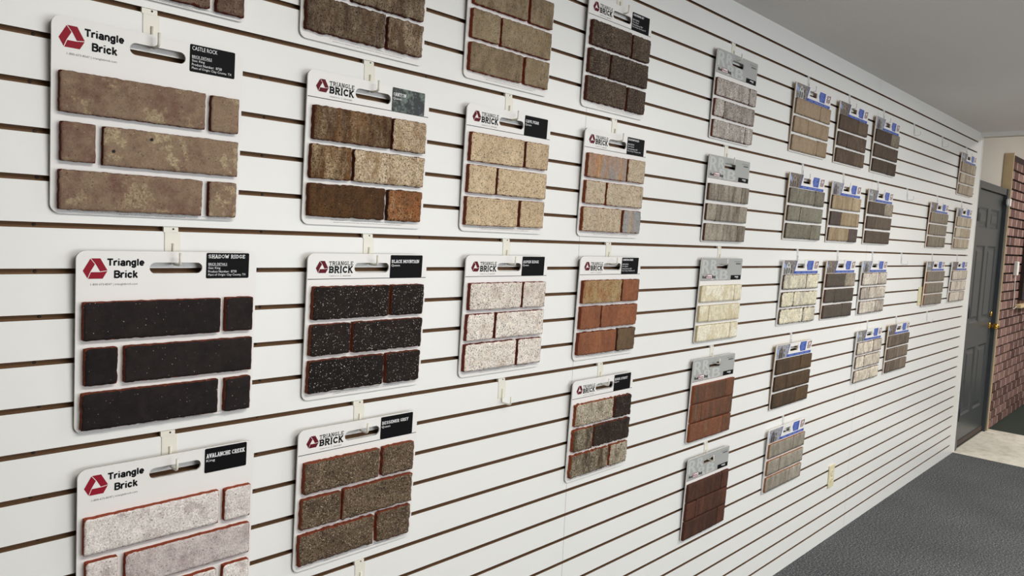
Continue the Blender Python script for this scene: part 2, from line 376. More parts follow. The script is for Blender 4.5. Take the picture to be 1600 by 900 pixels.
# ------------------------------------------------------------------ lettering
def text_pts(txt, bold=0.0):
    cu = bpy.data.curves.new('t', 'FONT'); cu.body = txt; cu.offset = bold; cu.resolution_u = 2; cu.fill_mode = 'FRONT'
    ob = bpy.data.objects.new('t', cu); C.objects.link(ob)
    dg = bpy.context.evaluated_depsgraph_get(); dg.update()
    me = bpy.data.meshes.new_from_object(ob.evaluated_get(dg)); bpy.data.objects.remove(ob); bpy.data.curves.remove(cu)
    V = [(v.co.x, v.co.y) for v in me.vertices]; Fc = [list(p.vertices) for p in me.polygons]; bpy.data.meshes.remove(me)
    return V, Fc
TC = {}
def font_text(bm, txt, x0, x1, z0, z1, y, T, bold=0.0, mi=0):
    """fit the text into the box x0..x1, z0 (top) .. z1 (bottom), mm from the board's top left corner"""
    if bold:
        for k_, d in enumerate((-1, 0, 1)): font_text(bm, txt, x0+d*bold*25, x1+d*bold*25, z0, z1, y-0.00002*k_, T, 0, mi)
        return
    key = (txt, bold)
    if key not in TC: TC[key] = text_pts(txt, bold)
    V, Fc = TC[key]
    if not V: return
    ax, bx = min(v[0] for v in V), max(v[0] for v in V); az, bz = min(v[1] for v in V), max(v[1] for v in V)
    vs = []
    for (a, b) in V:
        X, Z = T(x0+(a-ax)/(bx-ax)*(x1-x0), z1-(b-az)/(bz-az)*(z1-z0)); vs.append(bm.verts.new((X, y, Z)))
    for f in Fc:
        try: bm.faces.new([vs[i] for i in f]).material_index = mi
        except ValueError: pass
def arc(cx, cz, rx, rz, a0, a1, n=7): return [(cx+rx*math.cos(math.radians(a0+(a1-a0)*i/n)), cz+rz*math.sin(math.radians(a0+(a1-a0)*i/n))) for i in range(n+1)]
# slab-serif capitals: strokes + serif positions (x, z)
SL = {
 'T': ([[(.5, 0), (.5, 1)], [(.02, .93), (.98, .93)]], [(.5, 0), (.06, .8, 'v'), (.94, .8, 'v')]),
 'R': ([[(.2, 0), (.2, 1)], [(.2, .93)] + arc(.58, .72, .28, .21, 90, -90) + [(.2, .51)], [(.5, .5), (.85, .0)]], [(.2, 0), (.2, 1), (.88, 0)]),
 'I': ([[(.5, 0), (.5, 1)]], [(.5, 0), (.5, 1)]),
 'A': ([[(.15, 0), (.5, 1)], [(.5, 1), (.85, 0)], [(.28, .32), (.72, .32)]], [(.14, 0), (.86, 0), (.42, 1)]),
 'N': ([[(.18, 0), (.18, 1)], [(.18, 1), (.82, 0)], [(.82, 0), (.82, 1)]], [(.18, 0), (.14, 1), (.84, 1)]),
 'G': ([arc(.52, .5, .38, .43, 50, 330, 12) + [(.86, .42), (.58, .42)], [(.86, .1), (.86, .42)]], [(.86, .9, 'v')]),
 'L': ([[(.25, 0), (.25, 1)], [(.1, .07), (.92, .07)]], [(.25, 1), (.9, .2, 'v')]),
 'E': ([[(.22, 0), (.22, 1)], [(.08, .07), (.92, .07)], [(.08, .93), (.9, .93)], [(.22, .5), (.68, .5)]], [(.9, .2, 'v'), (.88, .82, 'v')]),
 'B': ([[(.2, 0), (.2, 1)], [(.08, .93)] + arc(.56, .72, .28, .21, 90, -90) + [(.2, .51)], [(.5, .51)] + arc(.58, .29, .3, .22, 90, -90) + [(.08, .07)]], []),
 'C': ([arc(.54, .5, .4, .43, 45, 315, 12)], [(.86, .85, 'v'), (.86, .15, 'v')]),
 'K': ([[(.2, 0), (.2, 1)], [(.22, .42), (.82, 1)], [(.42, .58), (.85, 0)]], [(.2, 0), (.2, 1), (.82, 1), (.88, 0)]),
 'O': ([arc(.5, .5, .4, .43, 0, 360, 16)], []),
 'S': ([arc(.5, .73, .34, .2, 30, 220, 8) + arc(.5, .27, .36, .2, 50, -150, 8)], [(.84, .85, 'v'), (.14, .15, 'v')]),
 'H': ([[(.2, 0), (.2, 1)], [(.8, 0), (.8, 1)], [(.2, .5), (.8, .5)]], [(.2, 0), (.2, 1), (.8, 0), (.8, 1)]),
 'D': ([[(.2, 0), (.2, 1)], [(.08, .93), (.45, .93)] + arc(.48, .5, .38, .43, 80, -80, 8) + [(.08, .07)]], []),
 'W': ([[(.08, 1), (.28, 0)], [(.28, 0), (.5, .85)], [(.5, .85), (.72, 0)], [(.72, 0), (.92, 1)]], [(.08, 1), (.92, 1)]),
 'V': ([[(.14, 1), (.5, 0)], [(.5, 0), (.86, 1)]], [(.14, 1), (.86, 1)]),
 'M': ([[(.12, 0), (.12, 1)], [(.12, 1), (.5, .2)], [(.5, .2), (.88, 1)], [(.88, 1), (.88, 0)]], [(.12, 0), (.88, 0), (.1, 1), (.9, 1)]),
 'P': ([[(.22, 0), (.22, 1)], [(.08, .93)] + arc(.58, .7, .3, .23, 90, -90) + [(.22, .47)]], [(.22, 0)]),
 'F': ([[(.22, 0), (.22, 1)], [(.08, .93), (.9, .93)], [(.22, .5), (.68, .5)]], [(.22, 0), (.88, .82, 'v')]),
 'U': ([[(.18, 1), (.18, .4)] + arc(.5, .38, .32, .33, 180, 360) + [(.82, 1)]], [(.16, 1), (.84, 1)]),
 'Y': ([[(.12, 1), (.5, .45)], [(.88, 1), (.5, .45)], [(.5, .45), (.5, 0)]], [(.5, 0), (.12, 1), (.88, 1)]),
}
SANS = {
 'T': ([[(.5, 0), (.5, 1)], [(.0, .92), (1, .92)]], []),
 'B': ([[(.14, 0), (.14, 1)], [(.14, .92)] + arc(.52, .73, .34, .19, 90, -90) + [(.14, .53)], [(.5, .53)] + arc(.54, .29, .36, .22, 90, -90) + [(.14, .08)]], []),
 'r': ([[(.2, 0), (.2, .72)], arc(.8, .42, .58, .24, 170, 85, 5)], []),
 'i': ([[(.5, 0), (.5, .72)], [(.5, .88), (.5, 1.0)]], []),
 'l': ([[(.5, 0), (.5, 1)]], []),
 'a': ([[(.82, 0), (.82, .46)] + arc(.5, .46, .32, .2, 0, 150, 6), arc(.46, .2, .34, .15, 70, 330, 8) + [(.82, .2)], [(.5, .36), (.82, .4)]], []),
 'n': ([[(.16, 0), (.16, .72)], arc(.5, .42, .33, .24, 180, 0, 7) + [(.83, 0)]], []),
 'g': ([arc(.46, .37, .33, .29, 0, 360, 12), [(.82, .72), (.82, -.06)] + arc(.48, -.05, .34, .16, 0, -150, 6)], []),
 'e': ([[(.14, .37), (.84, .37)] + arc(.5, .37, .35, .29, 0, 310, 12)], []),
 'c': ([arc(.5, .36, .36, .28, 40, 320, 11)], []),
 'k': ([[(.16, 0), (.16, 1)], [(.2, .3), (.8, .72)], [(.4, .42), (.86, 0)]], []),
}
def sans_text(bm, txt, x0, x1, z0, z1, y, T, wt=0.2):
    wd = {'T': 1.15, 'B': 1.15, 'i': .5, 'l': .5, 'r': .72, 'c': .95}
    global SL
    keep = SL; SL = SANS
    units = sum(wd.get(c, 1) for c in txt); x = x0
    for c in txt:
        wch = (x1-x0)/units*wd.get(c, 1); slab_text(bm, c, x, x+wch, z0, z1, y, T, wt); x += wch
    SL = keep
def slab_text(bm, txt, x0, x1, z0, z1, y, T, wt=0.17, mi=0):
    H_ = z1-z0; units = sum({'I': .55, ' ': .5, 'M': 1.2, 'W': 1.3}.get(c, 1.0) for c in txt) ; adv = (x1-x0)/units; x = x0
    t = wt*H_
    def rib(p, q, t_, cap=True):
        d = Vector((q[0]-p[0], q[1]-p[1])); L_ = d.length
        if L_ < 1e-6: return
        d /= L_; nn = Vector((-d.y, d.x))*t_/2; e = d*(t_*0.30 if cap else 0)
        P = [Vector(p)-e-nn, Vector(q)+e-nn, Vector(q)+e+nn, Vector(p)-e+nn]
        try: bm.faces.new([bm.verts.new((T(v.x, v.y)[0], y, T(v.x, v.y)[1])) for v in P]).material_index = mi
        except ValueError: pass
    for c in txt:
        wch = adv*{'I': .55, ' ': .5, 'M': 1.2, 'W': 1.3}.get(c, 1.0)
        if c in SL:
            st, se = SL[c]; gx = lambda a: x+wch*0.05+a*wch*0.9; gz = lambda b: z1-(b*0.86+0.07)*H_
            for pl in st:
                for p, q in zip(pl[:-1], pl[1:]): rib((gx(p[0]), gz(p[1])), (gx(q[0]), gz(q[1])), t, len(pl) > 2)
            for s in se:
                sx, sz = gx(s[0]), gz(s[1])
                if len(s) == 3: rib((sx, sz-0.09*H_), (sx, sz+0.09*H_), t*0.7, False)
                else: rib((sx-0.17*adv, sz), (sx+0.17*adv, sz), t*0.75, False)
        x += wch
def emblem(bm, x0, x1, z0, z1, y, T, mi=0):
    cut = 0.28; Cn = [Vector((math.cos(math.radians(90+120*k)), math.sin(math.radians(90+120*k)))) for k in range(3)]
    polys = []
    for k in range(3):
        a, b, c = Cn[k], Cn[(k+1) % 3], Cn[(k+2) % 3]
        p1 = a.lerp(b, cut); p2 = a.lerp(b, 1-cut); p3 = b.lerp(c, cut)
        q = [p1, p2, p3, b*0.27, a*0.27]
        # inner corners pushed along so the pieces chase each other
        q[3] = b*0.27; q[4] = a*0.27
        ce = sum(q, Vector((0, 0)))/5; polys.append([ce+(v-ce)*0.93 for v in q])
    al = [v for p in polys for v in p]; ax, bx = min(v.x for v in al), max(v.x for v in al); az, bz = min(v.y for v in al), max(v.y for v in al)
    for p in polys:
        f = bm.faces.new([bm.verts.new((T(x0+(v.x-ax)/(bx-ax)*(x1-x0), 0)[0], y, T(0, z1-(v.y-az)/(bz-az)*(z1-z0))[1])) for v in p]); f.material_index = mi
def quad(bm, x0, x1, z0, z1, y, T, mi=0, pts=None):
    P = pts or [(x0, z0), (x1, z0), (x1, z1), (x0, z1)]
    f = bm.faces.new([bm.verts.new((T(a, b)[0], y, T(a, b)[1])) for a, b in P]); f.material_index = mi
def orient(bm):
    """all printed faces look towards -y"""
    bm.normal_update()
    for f in list(bm.faces):
        if f.normal.y > 0: f.normal_flip()

# ------------------------------------------------------------------ bricks
def brick(parent, x0, x1, z0, z1, yb, th, mat, tone, seed, T, step=0.0045, rough=1.0, spots=None):
    """thin brick face glued on the board; x,z in mm from the top left"""
    Xa, Za = T(x0, z1); Xb, Zb = T(x1, z0)
    nx = max(6, int((Xb-Xa)/step)); nz = max(5, int((Zb-Za)/step))
    off = Vector((seed*3.7, seed*1.9, 0)); bm = bmesh.new()
    el = bm.verts.layers.float.new('edge'); tl = bm.verts.layers.float.new('tone')
    V = {}
    ea = 0.0011*rough
    def pos(i, j):
        u, v = i/nx, j/nz
        lo = Za+ea*(noise.noise(Vector((u*(Xb-Xa)*90, 0, 0))+off)+0.6*noise.noise(Vector((u*(Xb-Xa)*300, 5, 0))+off))
        hi = Zb+ea*(noise.noise(Vector((u*(Xb-Xa)*90, 9, 0))+off)+0.6*noise.noise(Vector((u*(Xb-Xa)*300, 3, 0))+off))
        le = Xa+ea*(noise.noise(Vector((v*6, 17, 0))+off)+0.6*noise.noise(Vector((v*22, 17, 0))+off)); ri = Xb+ea*(noise.noise(Vector((v*6, 27, 0))+off)+0.6*noise.noise(Vector((v*22, 27, 0))+off))
        X = le+(ri-le)*u; Z = lo+(hi-lo)*v
        d = min(u*(Xb-Xa), (1-u)*(Xb-Xa), v*(Zb-Za), (1-v)*(Zb-Za))
        # rounded corners
        cr_ = 0.0014 if rough < 1.3 else 0.0026; dx = min(u, 1-u)*(Xb-Xa); dz = min(v, 1-v)*(Zb-Za)
        if dx < cr_ and dz < cr_:
            k = max(0, math.hypot(cr_-dx, cr_-dz)-cr_)
            X += k*0.7*(1 if u < .5 else -1); Z += k*0.7*(1 if v < .5 else -1)
        round_ = 0.0006*rough*max(0, 1-d/0.005)**2
        y = yb-th+round_-0.0009*rough*noise.noise(Vector((X*60, Z*60, 0))+off)
        return X, y, Z, d
    for i in range(nx+1):
        for j in range(nz+1):
            X, y, Z, d = pos(i, j); v = bm.verts.new((X, y, Z)); v[el] = min(1, d/0.012)+(0 if d < 1e-6 else 0.05); v[tl] = tone; V[i, j] = v
    for i in range(nx):
        for j in range(nz):
            bm.faces.new((V[i, j], V[i+1, j], V[i+1, j+1], V[i, j+1])).smooth = True
    ring = [(i, 0) for i in range(nx)]+[(nx, j) for j in range(nz)]+[(i, nz) for i in range(nx, 0, -1)]+[(0, j) for j in range(nz, 0, -1)]
    lower = []
    for k in ring:
        v = V[k]; w_ = bm.verts.new((v.co.x, yb, v.co.z)); w_[el] = 0; w_[tl] = tone; lower.append(w_)
    up_ = []
    for k in ring:
        v = V[k]; w_ = bm.verts.new(v.co); w_[el] = 0; w_[tl] = tone; up_.append(w_)
    for a in range(len(ring)):
        b = (a+1) % len(ring); bm.faces.new((up_[a], lower[a], lower[b], up_[b]))
    f = bm.faces.new(lower)
    bmesh.ops.remove_doubles(bm, verts=up_+[V[k] for k in ring], dist=1e-7)
    for sp_ in (spots or []):
        sx, sz = T(sp_[0], sp_[1]); disc(bm, (sx, yb-th-0.0006, sz), (0, -1, 0), 0.0028, 0.0003, 10, 1)
    o = mk('brick', bm, [mat, M_dot], parent)
    return o

# ------------------------------------------------------------------ board kinds
FINE = ("This sample is intended to show only the general appearance of this brick. Due to variations in the manufacturing process, we cannot guarantee the exact duplication of this sample.",
        "We warrant that this brick will meet or exceed the stated ASTM specifications.")
FINE2 = ("This sample is intended to show only the general appearance of this brick. Due to variations in the manufacturing process, we cannot",
         "guarantee the exact duplication of this sample. We warrant that this brick will meet or exceed the stated ASTM specifications.")
def panel(bm, w, h, T, slot, sr_, cr_, y0, y1, layers):
    """card with a hand slot; layers = [(y_front, y_back, mi)]"""
    out = rrect(0, w, 0, h, cr_, 7); sl = rrect(slot[0], slot[1], slot[2], slot[3], sr_, 7)
    for (ya, yb, mi, ms) in layers:
        vo = [[bm.verts.new((T(x, z)[0], y, T(x, z)[1])) for x, z in out] for y in (ya, yb)]
        vs = [[bm.verts.new((T(x, z)[0], y, T(x, z)[1])) for x, z in sl] for y in (ya, yb)]
        for s_ in (0, 1):
            es = []
            for ring in (vo[s_], vs[s_]):
                for k in range(len(ring)): es.append(bm.edges.new((ring[k], ring[(k+1) % len(ring)])))
            r = bmesh.ops.triangle_fill(bm, use_beauty=True, use_dissolve=False, edges=es)
            for f in r['geom']:
                if isinstance(f, bmesh.types.BMFace): f.material_index = mi
        for ring in (vo, vs):
            k = len(ring[0])
            for i in range(k): bm.faces.new((ring[0][i], ring[0][(i+1) % k], ring[1][(i+1) % k], ring[1][i])).material_index = ms
def mkp(name, bm, mats, parent, label=None):
    orient(bm); o = mk(name, bm, mats, parent, flip=False)
    if label: o['label'] = label
    return o
PB = {}
BW = 0.318
def board(kind, xl, w, ztop, mat, label, seed, name=None, sub=None, tones=None, yo=0.001, rough=1.0, lab='full', joints=None, spots=None, tilt=0.0125, roll_=0.0, hue=None, name_style='slab'):
    h = {'K': 0.3175, 'Q': 0.3175, 'B': 0.3190, 'C': 0.2905}[kind]
    t = thing('brick_sample_board', (xl+w/2, -yo, ztop-h), label, 'sample board', 'brick sample boards hung on the slatwall', (math.atan(tilt/h), roll_, 0))
    T = lambda x, z: (x/1000.0-w/2, h-z/1000.0)
    rnd = random.Random(seed); W_ = w*1000; th = {'K': .0045, 'Q': .0045, 'B': .005, 'C': .0062}[kind]
    sx = W_/({'K': 318, 'Q': 318, 'B': 316, 'C': 385}[kind])
    T0 = T; T = (lambda x, z: T0(x*sx, z))
    yf = -th; e = 0.00025
    W0 = W_/sx
    bm = bmesh.new()
    if kind in 'KQ': panel(bm, W0, h*1000, T, (117, 211, 20, 40) if kind == 'K' else (115, 208, 20, 42), 9.9 if kind == 'K' else 10.5, 15, 0, 0, [(-th, -0.0012, 0, 0), (-0.0011, 0, 1, 1)])
    elif kind == 'B': panel(bm, W0, h*1000, T, (116, 205, 22, 42), 7, 8, 0, 0, [(-th, -0.0016, 0, 0), (-0.0015, 0, 1, 1)])
    else: panel(bm, W0, h*1000, T, (147, 226, 15, 37), 3, 1, 0, 0, [(-th, -0.0032, 0, 0), (-0.0031, 0, 1, 1)])
    mk('backing_board', bm, [M_board, {'K': M_edge, 'Q': M_edge, 'B': M_edge, 'C': M_wood if hue != 'white' else M_board}[kind]], t)
    y = yf-e
    if kind == 'K':
        rows = [(87, 153, [(9, 244), (255, 308)]), (167, 232, [(12, 63), (75, 309)]), (245, 311, [(9, 243), (257, 309)])]; bt, st = .011, .0045
    elif kind == 'Q':
        rows = [(71, 141, [(11, 205), (213, 305)]), (151, 220, [(9, 106), (113, 305)]), (230, 301, [(8, 199), (208, 304)])]; bt, st = .012, .0045
    elif kind == 'B':
        j = joints or (256, 72, 250); zz = [(97, 167), (170, 240), (243, 314)] if seed in (19, 20) else [(103, 165), (177, 239), (251, 313)]; jg = 2.0 if seed == 20 else .8
        rows = [(zz[i][0], zz[i][1], [(4, j[i]), (j[i]+jg, 315)]) for i in range(3)]; bt, st = .009, .007
    else:
        j = joints or (245, 125, 245); rows = [(64, 130, [(5, j[0]), (j[0]+1, 384)]), (141, 207, [(5, j[1]), (j[1]+1, 384)]), (218, 284, [(5, j[2]), (j[2]+1, 384)])]; bt, st = .008, .010
    k = 0
    for (a, b, xs_) in rows:
        for (p, q) in xs_:
            tn = tones[k] if tones else rnd.uniform(0.1, 0.9)
            brick(t, p+rnd.uniform(-1, 1), q+rnd.uniform(-.6, .6) if kind in 'KQ' else q, a+rnd.uniform(-1, 1), b+rnd.uniform(-1, 1), yf, bt, mat[k] if isinstance(mat, list) else mat, tn, seed*10+k, T, st, rough, (spots or {}).get(k)); k += 1
    if kind == 'K' or kind == 'Q':
        if ztop < 2.2 or kind == 'Q' and lab == 'detail':
            bm = bmesh.new()
            if kind == 'K':
                emblem(bm, 10, 48, 13, 48, y, T); lg = mkp('logo_emblem', bm, M_red, t, 'red three-piece triangle emblem')
                bm = bmesh.new(); sans_text(bm, 'Triangle', 47, 108, 12.5, 26.5, y, T, .21); sans_text(bm, 'Brick', 58, 98, 33, 48, y, T, .2); mkp('logo_lettering', bm, M_ink, t, 'bold black lettering')
                bm = bmesh.new(); font_text(bm, '1-800-672-8547 | trianglebrick.com', 22, 97, 56, 60.5, y, T); mkp('contact_line', bm, M_grey, t)
            else:
                emblem(bm, 19, 49, 16, 42, y, T); mkp('logo_emblem', bm, M_mar, t, 'maroon three-piece triangle emblem')
                bm = bmesh.new(); slab_text(bm, 'TRIANGLE', 50, 112, 16.5, 26, y, T, .16); slab_text(bm, 'BRICK', 50, 111, 27, 42.5, y, T, .22); mkp('logo_lettering', bm, M_ink, t, 'black slab-serif lettering')
                bm = bmesh.new(); font_text(bm, 'trianglebrick.com', 52, 77, 47, 50, y, T); quad(bm, 81, 81.5, 45, 51, y, T); font_text(bm, '1-800-672-8547', 85, 107, 47, 50, y, T); mkp('contact_line', bm, M_grey, t)
                bm = bmesh.new(); quad(bm, 1, W0-1, 54.2, 55.6, y-0.0001, T); mkp('header_rule', bm, M_ink, t)
            bm = bmesh.new(); lx0, lx1, lz0, lz1 = (218, 302, 1.5, 50) if kind == 'K' else (211, 304, 2, 54.5)
            prism(bm, [T(a, b) for a, b in rrect(lx0, lx1, lz0, lz1, 2.5, 3)], y-0.0002, yf+0.0003)
            nl = mk('name_label', bm, M_lab if hue != 'rock' else M_rock, t); nl['label'] = 'black name label'
            y2 = y-0.0002-e; bm = bmesh.new()
            if lab == 'full':
                if name_style == 'thin': font_text(bm, name, 222, 268, 4.5, 11.5, y2, T)
                else: slab_text(bm, name, 221, 294, 4.5, 12, y2, T, .18)
                font_text(bm, 'BRICK DETAILS', 222, 258, 20.5, 25, y2, T); quad(bm, 222, 258, 25.8, 26.2, y2, T)
                font_text(bm, 'Size: King', 222, 245, 28, 33.2, y2, T); font_text(bm, 'Product Number:  '+sub, 222, 277, 34.5, 39, y2, T); font_text(bm, 'Plant of Origin: Clay County, TX', 222, 296, 41, 46.2, y2, T)
            elif lab == 'detail':
                font_text(bm, name, 215, 272, 6, 12, y2, T, .01); font_text(bm, 'BRICK DETAILS', 215, 248, 21, 25.5, y2, T)
                font_text(bm, 'Size: '+sub[0], 215, 247, 28, 32.5, y2, T); font_text(bm, 'Product Number: '+sub[1], 215, 268, 35, 39.5, y2, T); font_text(bm, 'Plant of Origin: '+sub[2], 215, 286, 42, 47, y2, T)
            else:
                q = (221, 298, 12, 21) if kind == 'K' else (214, 214+min(80, 5.9*len(name)), 12.5, 20.5)
                slab_text(bm, name, q[0], q[1], q[2], q[3], y2, T, .18); font_text(bm, sub, q[0], q[0]+(17 if kind == 'K' else 24), q[3]+2.5, q[3]+8.5, y2, T)
            mkp('label_lettering', bm, M_wht, nl)
        bm = bmesh.new()
        if kind == 'K': font_text(bm, FINE[0], 26, 292, 312.2, 314.0, y, T) if False else None
        fl = FINE if kind == 'K' else FINE2
        if kind == 'K': a0, a1, b0, b1, zz = 24, 296, 104, 218, (311.8, 315.2)
        else: a0, a1, b0, b1, zz = 68, 266, 76, 258, (306, 310.8)
        font_text(bm, fl[0], a0, a1, zz[0]-.6, zz[0]+1.6, y, T); font_text(bm, fl[1], b0, b1, zz[1]-1.0, zz[1]+1.2, y, T); mkp('fine_print', bm, M_grey, t)
    elif kind == 'B':
        bm = bmesh.new()
        # grey header around the slot
        out = rrect(0.6, W0-0.6, 0.6, 84, 7, 5, (1, 1, 0, 0)); sl = rrect(116, 205, 22, 42, 7, 5)
        es = []
        for ring in (out, sl):
            vv = [bm.verts.new((T(a, b)[0], y, T(a, b)[1])) for a, b in ring]
            es += [bm.edges.new((vv[i], vv[(i+1) % len(vv)])) for i in range(len(vv))]
        bmesh.ops.triangle_fill(bm, use_beauty=True, edges=es); hd = mkp('printed_header', bm, M_hdr, t, 'grey printed header')
        bm = bmesh.new(); y2 = y-e
        for ch, q in (('R', (8, 62, 7, 58)), ('R', (70, 114, 7, 44)), ('R', (84, 138, 46, 83)), ('B', (146, 206, 45, 83))): font_text(bm, ch, *q, y2, T, .12)
        mkp('ghost_letters', bm, M_gho, hd, 'large pale overlapping letters')
        bm = bmesh.new(); y3 = y2-e; font_text(bm, 'Red', 16, 41, 66, 76, y3, T, .03, 0); font_text(bm, 'Brick', 86, 113, 64, 76, y3, T, .03, 0)
        quad(bm, 42, 85, 62, 77, y3, T, 1); quad(bm, 43.5, 83.5, 63.5, 75.5, y3-.0001, T, 2); font_text(bm, 'River', 46, 81, 65, 74, y3-.0002, T, .02, 1)
        mkp('logo_lettering', bm, [M_ink, M_red, M_wht], hd, 'black lettering around a red-framed box')
        bm = bmesh.new(); quad(bm, 231, 312, 66, 83.9, y3, T, 0); quad(bm, 262, 292, 71, 74, y3-.0001, T, 1); quad(bm, 274, 292, 76.5, 77.5, y3-.0001, T, 1); mkp('name_label', bm, [M_lab, M_wht], hd, 'small black name label')
        bm = bmesh.new()
        x = 249
        while x < 300: quad(bm, x, x+3.2, 12.6, 14, y3, T); x += 4.2
        x = 263
        while x < 300: quad(bm, x, x+4.6, 19, 23.5, y3, T); x += 5.6
        mkp('code_print', bm, M_grey, hd)
        bm = bmesh.new(); quad(bm, 1, 232, 84.1, 85.2, y, T); mkp('header_rule', bm, M_dred, t)
    else:
        bm = bmesh.new(); quad(bm, 0, 0, 0, 0, y, T, pts=[(6, 1), (141, 1), (117, 62), (6, 62)]); ph = mkp('header_photo', bm, PHOTO[seed % len(PHOTO)], t, 'printed photo of a house facade')
        bm = bmesh.new(); y2 = y-e; rr = random.Random(seed+5)
        gx = 20+rr.uniform(0, 20)
        quad(bm, 0, 0, 0, 0, y2, T, 0, [(gx, 61), (gx, 26), (gx+22, 6), (gx+44, 26), (gx+44, 61)])
        quad(bm, 0, 0, 0, 0, y2-.0001, T, 1, [(gx+4, 60), (gx+4, 36), (gx+10, 31), (gx+16, 36), (gx+16, 60)]); quad(bm, gx+24, gx+36, 34, 58, y2-.0001, T, 1); quad(bm, gx+17, gx+27, 17, 27, y2-.0001, T, 1)
        quad(bm, 0, 0, 0, 0, y2, T, 2, [(6, 30), (6, 8), (gx-6, 22), (gx-4, 40)])
        quad(bm, gx+50, gx+58, 20, 34, y2, T, 1); quad(bm, gx+50, gx+58, 42, 58, y2, T, 1)
        mkp('facade_print', bm, [[M_gho, M_fd1, M_fd2][seed % 3], M_fdk, M_blu2], ph)
        bm = bmesh.new()
        for i in range(9):
            z = 2+i*6.6; x = 133-(z*0.39); quad(bm, 0, 0, 0, 0, y2, T, 0, [(x, z), (x+9, z), (x+7.6, z+4), (x-1.4, z+4)])
            quad(bm, 0, 0, 0, 0, y2, T, 0, [(x+3, z+4.2), (x+6, z+4.2), (x+5, z+6.4), (x+2, z+6.4)])
        mkp('checker_stripe', bm, M_blue, t, 'blue checkered slanted stripe')
        bm = bmesh.new(); quad(bm, 0, 0, 0, 0, y, T, 0, [(256, 2), (322, 2), (318, 24), (314, 45), (258, 45), (246, 23)]); sh = mkp('blue_shield', bm, M_blue, t, 'blue six-sided badge')
        bm = bmesh.new()
        for i in range(6): quad(bm, 262, 306-(i % 3)*8, 8+i*6, 9.6+i*6, y2, T)
        mkp('badge_lettering', bm, M_blu2, sh)
        bm = bmesh.new()
        for i, (a, b_) in enumerate(((338, 372), (334, 356), (336, 352), (332, 374), (332, 376), (332, 368))): quad(bm, a, b_, 6+i*5.6, 9.6+i*5.6, y, T)
        quad(bm, 0, 0, 0, 0, y, T, 0, [(368, 4), (379, 4), (376, 20), (364, 26), (370, 16)])
        mkp('side_lettering', bm, M_dred, t, 'dark red stacked print')
        bm = bmesh.new(); quad(bm, 0, 0, 0, 0, y, T, 0, [(121, 49), (380, 49), (378, 61), (117, 61)]); bar = mkp('blue_bar', bm, M_blue, t, 'blue printed bar')
        bm = bmesh.new()
        for a in (142, 204, 256, 312):
            x = a
            while x < a+42: quad(bm, x, x+4, 53.5, 56.5, y2, T); x += 5.5
        mkp('bar_lettering', bm, M_blu2, bar)
    if seed in (91,): pass
    return t
M_fd1 = plain('facade_tan_print', (150, 134, 120), rough=0.4, var=.2, scale=120); M_fd2 = plain('facade_grey_print', (112, 106, 104), rough=0.4, var=.2, scale=120); M_fdk = plain('facade_dark_print', (58, 56, 58), rough=0.4)
PHOTO = [speck('house_photo', a, 260, rough=.4, bump=0) for a in (((70, 66, 66), (120, 112, 108), (190, 188, 186)), ((60, 58, 62), (104, 92, 84), (170, 160, 150)), ((96, 96, 104), (150, 150, 156), (214, 214, 216)))]
M_rock = speck('rock_texture_print', ((2, 3, 3), (7, 10, 8), (104, 118, 108)), 60, rough=.35, bump=0)

# ------------------------------------------------------------------ hooks
def hook_meshes(suffix, mat, width):
    bm = bmesh.new(); w2 = width/2
    box(bm, (-w2-.001, -0.0016, -0.052), (w2-.001, -0.0001, -0.0055), 0, 0.0005)
    box(bm, (-w2-.003, -0.0016, -0.0062), (w2-.005, 0.0, 0.003), 0)
    box(bm, (-w2-.003, 0.0, -0.0034), (w2-.005, 0.0058, 0.0038), 0)
    disc(bm, (0.0, -0.0016, 0.0002), (0, -1, 0), 0.0018, 0.0002, 8, 1)
    a = mk('mounting_plate', bm, [mat, M_dot])
    bm = bmesh.new(); r = 0.0024 if width > .02 else 0.0016
    pts = [(0, -0.0030, -0.026), (0, -0.0030, -0.058)]+[(0, -0.0030-0.006*(1-math.cos(t)), -0.058-0.006*math.sin(t)) for t in (.5, 1.0, 1.57)]
    pts += [(0, -0.030, -0.0640)]+[(0, -0.030-0.006*math.sin(t), -0.0640+0.006*(1-math.cos(t))) for t in (.5, 1.0, 1.57)]+[(0, -0.036, -0.0420)]
    tube(bm, pts, r, 8)
    b = mk('peg', bm, mat, smooth=True)
    return a, b
HK = {'w': hook_meshes('w', M_hook, 0.028), 'c': hook_meshes('c', M_clear, 0.020)}
used = set()
def hook(x, k, kind, label, dz=0.0):
    t = thing('slatwall_hook', (x, 0, (k+1)*G-dz*0), label, 'hook', 'slatwall hooks')
    for src in HK[kind]:
        if (kind, src.name) in used: o = src.copy(); C.objects.link(o)
        else: o = src; used.add((kind, src.name))
        o.parent = t
    return t

